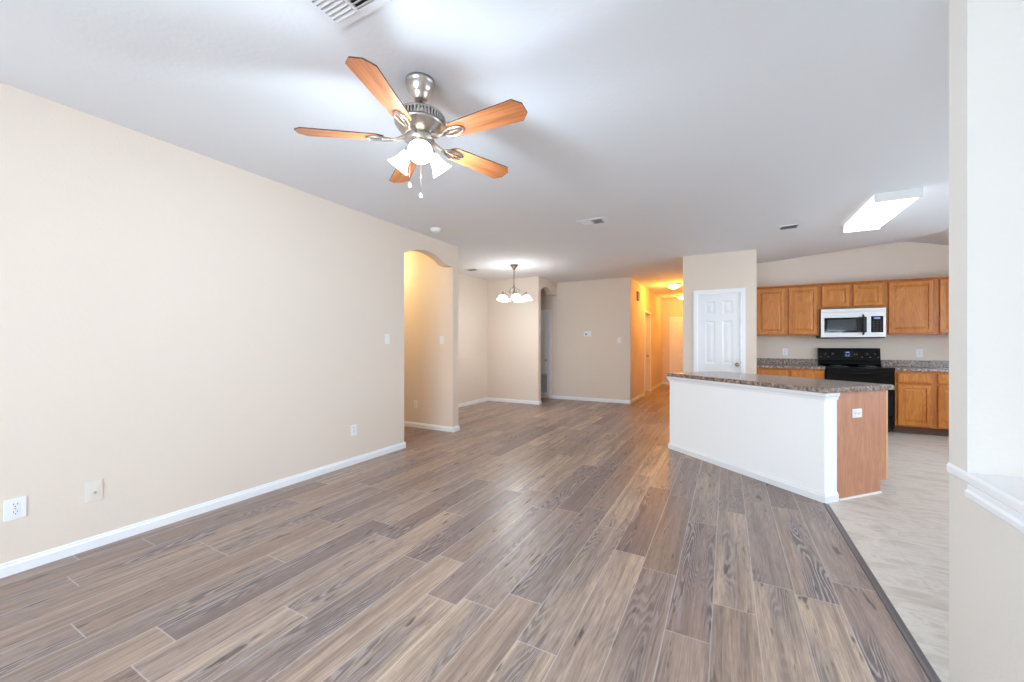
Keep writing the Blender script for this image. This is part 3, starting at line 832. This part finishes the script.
# ------------------------------------------------------------------ kitchen cabinets
CAB_RINGS = [(0.007, -0.007), (0.050, -0.007), (0.054, 0.005), (0.061, 0.005), (0.088, -0.004)]
def cab_door(parent, x0, x1, z0, z1, y):
    mb = MB(); mb.panel_slab([x0, x1], [z0, z1], {(0, 0)}, 0.018, CAB_RINGS, y0=y - 0.018)
    return mb.build('door', M['oak_door'], parent)
def drawer_front(parent, x0, x1, z0, z1, y):
    mb = MB(); mb.panel_slab([x0, x1], [z0, z1], {(0, 0)}, 0.018, [(0.007, -0.006), (0.016, -0.006), (0.022, -0.010)], y0=y - 0.018)
    return mb.build('drawer_front', M['oak_door'], parent)
YU = 7.78
def upper(label, x0, x1, z0, z1, doors, hinge=False):
    t = thing('upper_cabinet', label, 'cabinet', ((x0 + x1) / 2, YU, z0), 0, 'oak wall cabinets')
    c = (x0 + x1) / 2
    MB().box(x0 - c, x1 - c, 0.0, YK - YU - 0.004, 0.0, z1 - z0).build('carcass', M['oak'], t)
    MB().poly([(x0 - c, 0.002, z1 - z0 - 0.03), (x0 - c, -0.024, z1 - z0 - 0.012), (x0 - c, -0.026, z1 - z0), (x0 - c, 0.002, z1 - z0)], (x1 - x0, 0, 0)).build('top_moulding', M['oak'], t)
    for a, b in doors: cab_door(t, a - c, b - c, 0.022, z1 - z0 - 0.042, 0.0)
    return t
ZU0, ZU1 = 1.385, 2.195
upper('oak wall cabinet with two tall doors beside the pantry', 0.39, 1.275, ZU0, ZU1, [(0.43, 0.825), (0.872, 1.25)])
upper('short oak wall cabinet with two doors above the microwave', 1.277, 2.045, 1.800, ZU1, [(1.30, 1.640), (1.682, 2.02)])
upper('oak wall cabinet with one wide door right of the microwave', 2.047, 2.59, ZU0, ZU1, [(2.085, 2.565)])
upper('oak wall cabinet cut off by the white partition at right', 2.592, 3.40, ZU0, ZU1, [(2.625, 2.985), (3.02, 3.38)])
YC = 7.46
def base(label, x0, x1, fronts):
    c = (x0 + x1) / 2
    t = thing('base_cabinet', label, 'cabinet', (c, YC, 0), 0, 'oak base cabinets')
    MB().box(x0 - c, x1 - c, 0.0, YK - YC - 0.004, 0.105, 0.872).build('carcass', M['oak'], t)
    MB().box(x0 - c, x1 - c, 0.07, YK - YC - 0.004, 0.0, 0.105).build('toe_kick', M['toe'], t)
    for a, b in fronts:
        drawer_front(t, a - c, b - c, 0.715, 0.845, 0.0)
        cab_door(t, a - c, b - c, 0.125, 0.69, 0.0)
    return t
base('oak base cabinet with two drawers left of the black range', 0.39, 1.285, [(0.43, 0.83), (0.865, 1.265)])
base('oak base cabinet with drawer and door right of the black range', 2.072, 2.47, [(2.095, 2.44)])
base('oak base cabinet cut off by the white partition at right', 2.472, 3.40, [(2.50, 2.93), (2.96, 3.38)])
def worktop(label, x0, x1):
    t = thing('worktop', label, 'countertop', ((x0 + x1) / 2, YC, 0.872), 0, 'kitchen wall worktops')
    c = (x0 + x1) / 2
    mb = MB(); mb.poly([(x0 - c, -0.025, 0.004), (x0 - c, -0.029, 0.012), (x0 - c, -0.027, 0.034), (x0 - c, -0.018, 0.040), (x0 - c, YK - YC, 0.040), (x0 - c, YK - YC, 0.0), (x0 - c, -0.02, 0.0)], (x1 - x0, 0, 0))
    mb.build('slab', M['laminate'], t)
    MB().box(x0 - c, x1 - c, YK - YC - 0.02, YK - YC, 0.040, 0.135, bevel=0.003).build('backsplash', M['laminate'], t)
worktop('speckled brown worktop with low backsplash left of the range', 0.387, 1.288)
worktop('speckled brown worktop with low backsplash right of the range', 2.068, 3.40)

# ------------------------------------------------------------------ microwave
t = thing('microwave_oven', 'stainless over-the-range microwave with black handle under the short cabinet', 'microwave', (1.661, 7.70, 1.337), 0)
w, h, d = 0.379, 0.448, YK - 7.70 - 0.004
mb = MB(); mb.box(-w, w, 0.03, d, 0.015, h, bevel=0.004); mb.build('body', M['black_plastic'], t)
mb = MB(); mb.box(-w - 0.003, w - 0.01, 0.01, 0.075, 0.0, 0.016); mb.box(-w + 0.01, w - 0.01, 0.075, d, 0.0, 0.016); mb.build('underside', M['black_plastic'], t)
mb = MB(); mb.panel_slab([-w, -w + 0.04, 0.10, 0.178], [0.018, 0.085, 0.315, h - 0.055], {(1, 1)}, 0.03, [(0.004, 0.004)]); do = mb.build('door', M['steel'], t)
mb = MB(); mb.box(-w + 0.043, 0.098, 0.0005, 0.006, 0.088, 0.312); mb.build('window', M['black_glass'], do)
mb = MB(); mb.box(-w + 0.075, 0.045, -0.0005, 0.001, 0.115, 0.285); mb.build('viewing_screen', mat('screened_glass', (58, 70, 74), 0.06, spec=1.0), do)
mb = MB(); mb.box(0.062, 0.165, -0.0015, 0.004, 0.085, 0.318); mb.build('handle_recess', M['black_plastic'], do)
mb = MB(); mb.tube([(0.122, 0.0, 0.055), (0.122, -0.032, 0.075), (0.122, -0.040, 0.13), (0.122, -0.042, 0.20), (0.122, -0.040, 0.27), (0.122, -0.032, 0.325), (0.122, 0.0, 0.345)], 0.012, 12); mb.build('handle', M['black_plastic'], do)
mb = MB(); mb.panel_slab([0.180, 0.212, w - 0.028, w], [0.018, 0.085, 0.325, h - 0.055], {(1, 1)}, 0.03, [(0.002, 0.002)]); mb.build('side_trim', M['steel'], t)
mb = MB(); mb.box(0.214, w - 0.030, -0.001, 0.006, 0.087, 0.323); cp = mb.build('control_panel', M['black_glass'], t)
mb = MB(); mb.box(0.245, 0.315, -0.002, 0.0, 0.285, 0.303); mb.build('display', M['display'], cp)
M['key'] = mat('dim_key_print', (58, 60, 64), 0.4)
for i in range(3):
    for j in range(5):
        mb = MB(); mb.box(0.232 + i * 0.04, 0.232 + i * 0.04 + 0.024, -0.002, 0.0, 0.108 + j * 0.033, 0.108 + j * 0.033 + 0.010)
        mb.build('key', M['key'], cp)
mb = MB(); mb.box(-w, w, 0.0, 0.03, h - 0.053, h, bevel=0.004)
for i in range(30): mb.box(-w + 0.03 + i * 0.024, -w + 0.045 + i * 0.024, -0.001, 0.001, h - 0.022, h - 0.018, M['dark_slot'])
mb._set([f for f in mb.bm.faces if f.material_index == 0 and len(mb.mats) == 1], None)
vo = mb.build('top_vent', None, t)
vo.data.materials.clear(); vo.data.materials.append(M['steel'])

# ------------------------------------------------------------------ range
RX = 1.678
t = thing('range', 'black freestanding electric range under the microwave', 'stove', (RX, 7.44, 0), 0)
w = 0.381; d = YK - 0.02 - 7.44
mb = MB(); mb.box(-w, w, 0.02, d, 0.06, 0.895, bevel=0.004); mb.build('body', M['black'], t)
mb = MB()
for sx in (-1, 1):
    for yy in (0.08, d - 0.06): mb.box(sx * (w - 0.05) - 0.02, sx * (w - 0.05) + 0.02, yy - 0.02, yy + 0.02, 0.0, 0.062)
mb.box(-w + 0.01, w - 0.01, 0.05, d, 0.02, 0.062); mb.build('base', M['black_plastic'], t)
mb = MB(); mb.box(-w - 0.004, w + 0.004, -0.012, d, 0.895, 0.918, bevel=0.006); ct = mb.build('cooktop', M['black_glass'], t)
for x, y, r in ((-0.19, 0.16, 0.10), (0.19, 0.16, 0.08), (-0.19, 0.42, 0.075), (0.19, 0.42, 0.10)):
    mb = MB(); mb.lathe([(r, 0.9182), (r, 0.9188), (r - 0.004, 0.9188), (r - 0.004, 0.9182)], 36, M4=Matrix.Translation((x, y, 0))); mb.build('burner_ring', M['grey_plastic'], ct)
mb = MB(); mb.poly([(-w, d - 0.095, 0.915), (-w, d - 0.105, 0.935), (-w, d - 0.075, 0.995), (-w, d - 0.062, 1.165), (-w, d - 0.045, 1.185), (-w, d, 1.185), (-w, d, 0.915)], (2 * w, 0, 0)); bgd = mb.build('backguard', M['black'], t)
ti = math.atan2(0.013, 0.17)
def front(x, z, dz=0.0): return Matrix.Translation((x, d - 0.075 + 0.013 * (z - 0.995) / 0.17 - dz, z)) @ Matrix.Rotation(PI / 2 - ti, 4, 'X')
for x in (-0.295, -0.20, 0.215, 0.31):
    mb = MB(); mb.lathe([(0.027, -0.002), (0.027, 0.004), (0.021, 0.006), (0.019, 0.026), (0.014, 0.029), (0.002, 0.029)], 20, M4=front(x, 1.088))
    kb = mb.build('knob', M['black_plastic'], bgd)
    mb = MB(); mb.box(-0.0012, 0.0012, 0.004, 0.019, 0.0291, 0.0302, M4=front(x, 1.088)); mb.build('pointer', M['mark'], kb)
mb = MB(); mb.box(-0.062, 0.062, -0.042, 0.05, -0.001, 0.002, M4=front(-0.005, 1.09)); dp = mb.build('clock_panel', M['black_glass'], bgd)
mb = MB()
for (a, b, z0, z1) in ((-0.03, 0.018, 0.022, 0.036), (-0.035, -0.012, -0.006, 0.0), (0.0, 0.022, -0.006, 0.0), (-0.035, 0.022, -0.032, -0.022)): mb.box(a, b, z0, z1, 0.0, 0.0026, M4=front(-0.005, 1.09))
mb.build('display', M['display'], dp)
for x in (-0.345, -0.25, 0.165, 0.262, 0.355):
    mb = MB(); mb.box(-0.009, 0.009, -0.003, 0.003, 0.0, 0.0012, M4=front(x, 1.045)); mb.build('printed_mark', M['grey_plastic'], bgd)
for x in (0.075, 0.105):
    mb = MB(); mb.box(-0.007, 0.007, -0.016, 0.016, 0.0, 0.0012, M4=front(x, 1.09)); mb.build('button', M['key'], bgd)
mb = MB(); mb.box(-w + 0.004, w - 0.004, -0.018, 0.02, 0.235, 0.885, bevel=0.006); od = mb.build('oven_door', M['black'], t)
mb = MB(); mb.box(-0.24, 0.24, -0.0195, -0.017, 0.36, 0.68); mb.build('oven_window', M['black_glass'], od)
mb = MB(); mb.tube([(-0.31, -0.018, 0.825), (-0.31, -0.055, 0.825), (-0.25, -0.062, 0.825), (0, -0.064, 0.825), (0.25, -0.062, 0.825), (0.31, -0.055, 0.825), (0.31, -0.018, 0.825)], 0.012, 10); mb.build('handle', M['black'], od)
mb = MB(); mb.box(-w + 0.004, w - 0.004, -0.012, 0.02, 0.07, 0.222, bevel=0.006); dr = mb.build('drawer', M['black'], t)
mb = MB(); mb.box(-0.25, 0.25, -0.022, -0.01, 0.195, 0.212, bevel=0.003); mb.build('drawer_pull', M['black_plastic'], dr)

# ------------------------------------------------------------------ kitchen island (angled)
A = Vector((-0.605, 5.097, 0)); B = Vector((0.675, 3.925, 0))
L_ = (B - A).length; ang = math.atan2(B.y - A.y, B.x - A.x)   # local x along the front, local y away from the viewer
HW = 0.145; DEP = 0.63
t = thing('island_half_wall', 'white angled half wall on the living room side of the island', 'half wall', A, ang)
MB().box(0, L_, 0, HW, 0, 0.864).build('wall_panel', M['white_wall'], t)
mb = MB()
def wrap(mb, z0, prof):
    """moulding round front and both ends; prof (out, z)"""
    mb.poly([(0, -a, z0 + z) for a, z in prof], (L_, 0, 0))
    outs = max(a for a, z in prof)
    mb.poly([(L_ + a, -0.0, z0 + z) for a, z in prof], (0, HW, 0))
    mb.poly([(-a, -0.0, z0 + z) for a, z in prof], (0, HW, 0))
    for x, sx in ((0, -1), (L_, 1)):   # mitred corners
        for (a0, za), (a1, zb) in zip(prof, prof[1:]):
            pass
        vsets = []
        for a, z in prof:
            vsets.append([mb.bm.verts.new((x, -a, z0 + z)), mb.bm.verts.new((x + sx * a, -a, z0 + z)), mb.bm.verts.new((x + sx * a, 0, z0 + z))])
        for p, q in zip(vsets, vsets[1:]):
            for i in range(2):
                try: mb.bm.faces.new((p[i], p[i + 1], q[i + 1], q[i]))
                except ValueError: pass
TP = [(0.0, 0.0), (0.010, 0.0), (0.012, 0.022), (0.022, 0.034), (0.024, 0.058), (0.0, 0.058)]
wrap(mb, 0.806, TP); mb.build('top_moulding', M['trim'], t)
mb = MB(); wrap(mb, 0.0, [(0.0, 0.0), (BT, 0.0), (BT, BH - 0.022), (BT * 0.6, BH - 0.012), (BT * 0.3, BH), (0.0, BH)]); mb.build('baseboard', M['trim'], t)
t = thing('island_cabinet', 'stained wood island cabinet behind the white half wall with plain end panel', 'cabinet', A, ang)
y0, y1 = HW + 0.002, HW + DEP
MB().box(0.02, L_ - 0.012, y0, y1 - 0.02, 0.10, 0.862).build('carcass', M['oak'], t)
mb = MB(); xe = L_ - 0.012
mb.poly([(xe, y0, 0.0), (xe, y1 - 0.09, 0.0), (xe, y1 - 0.09, 0.10), (xe, y1 - 0.018, 0.10), (xe, y1 - 0.018, 0.862), (xe, y0, 0.862)], (0.014, 0, 0)); mb.build('end_panel', M['ply'], t)
mb = MB(); mb.box(L_ - 0.03, L_ + 0.004, y1 - 0.018, y1 + 0.002, 0.10, 0.862); mb.build('edge_stile', M['oak_edge'], t)
MB().box(0.02, L_ - 0.03, y0, y1 - 0.09, 0.0, 0.10).build('toe_kick', M['toe'], t)
nd = 4; wd = (L_ - 0.06) / nd
for i in range(nd):
    x0 = 0.03 + i * wd
    mb = MB(); mb.panel_slab([-(x0 + wd - 0.02), -(x0 + 0.02)], [0.13, 0.84], {(0, 0)}, 0.018, CAB_RINGS, y0=-y1)
    mb.build('door', M['oak_door'], t, Matrix.Rotation(PI, 4, 'Z'))
t = thing('island_worktop', 'speckled grey-brown laminate worktop on the angled island', 'countertop', A + Vector((0, 0, 0.865)), ang)
mb = MB(); ov = 0.034
pl = [(-0.012, -ov), (L_ + 0.022, -ov), (L_ + 0.034, -ov + 0.012), (L_ + 0.034, y1 + 0.035), (-0.012, y1 + 0.035)]
mb.poly([(x, y, 0.0) for x, y in pl], (0, 0, 0.040))
es = [e for e in mb.bm.edges if all(abs(v.co.z - 0.04) < 1e-5 for v in e.verts)]
bmesh.ops.bevel(mb.bm, geom=es, offset=0.006, segments=2, affect='EDGES')
mb.build('slab', M['laminate'], t)
R45 = Matrix.Translation(A) @ Matrix.Rotation(ang, 4, 'Z')
p = R45 @ Vector((L_ + 0.002, HW + 0.235, 0.685))
o = outlet('white horizontal outlet on the brown island end panel', p, ang + PI / 2)
o.rotation_euler = (0, PI / 2, ang + PI / 2); o.rotation_mode = 'XYZ'
# quarter round of the end panel against the vinyl
mb = MB(); mb.box(L_ + 0.002, L_ + 0.012, HW + 0.02, y1 - 0.09, 0.0, 0.012)
o = mb.build('trim_8', M['trim']); o.matrix_world = R45; o['kind'] = 'structure'
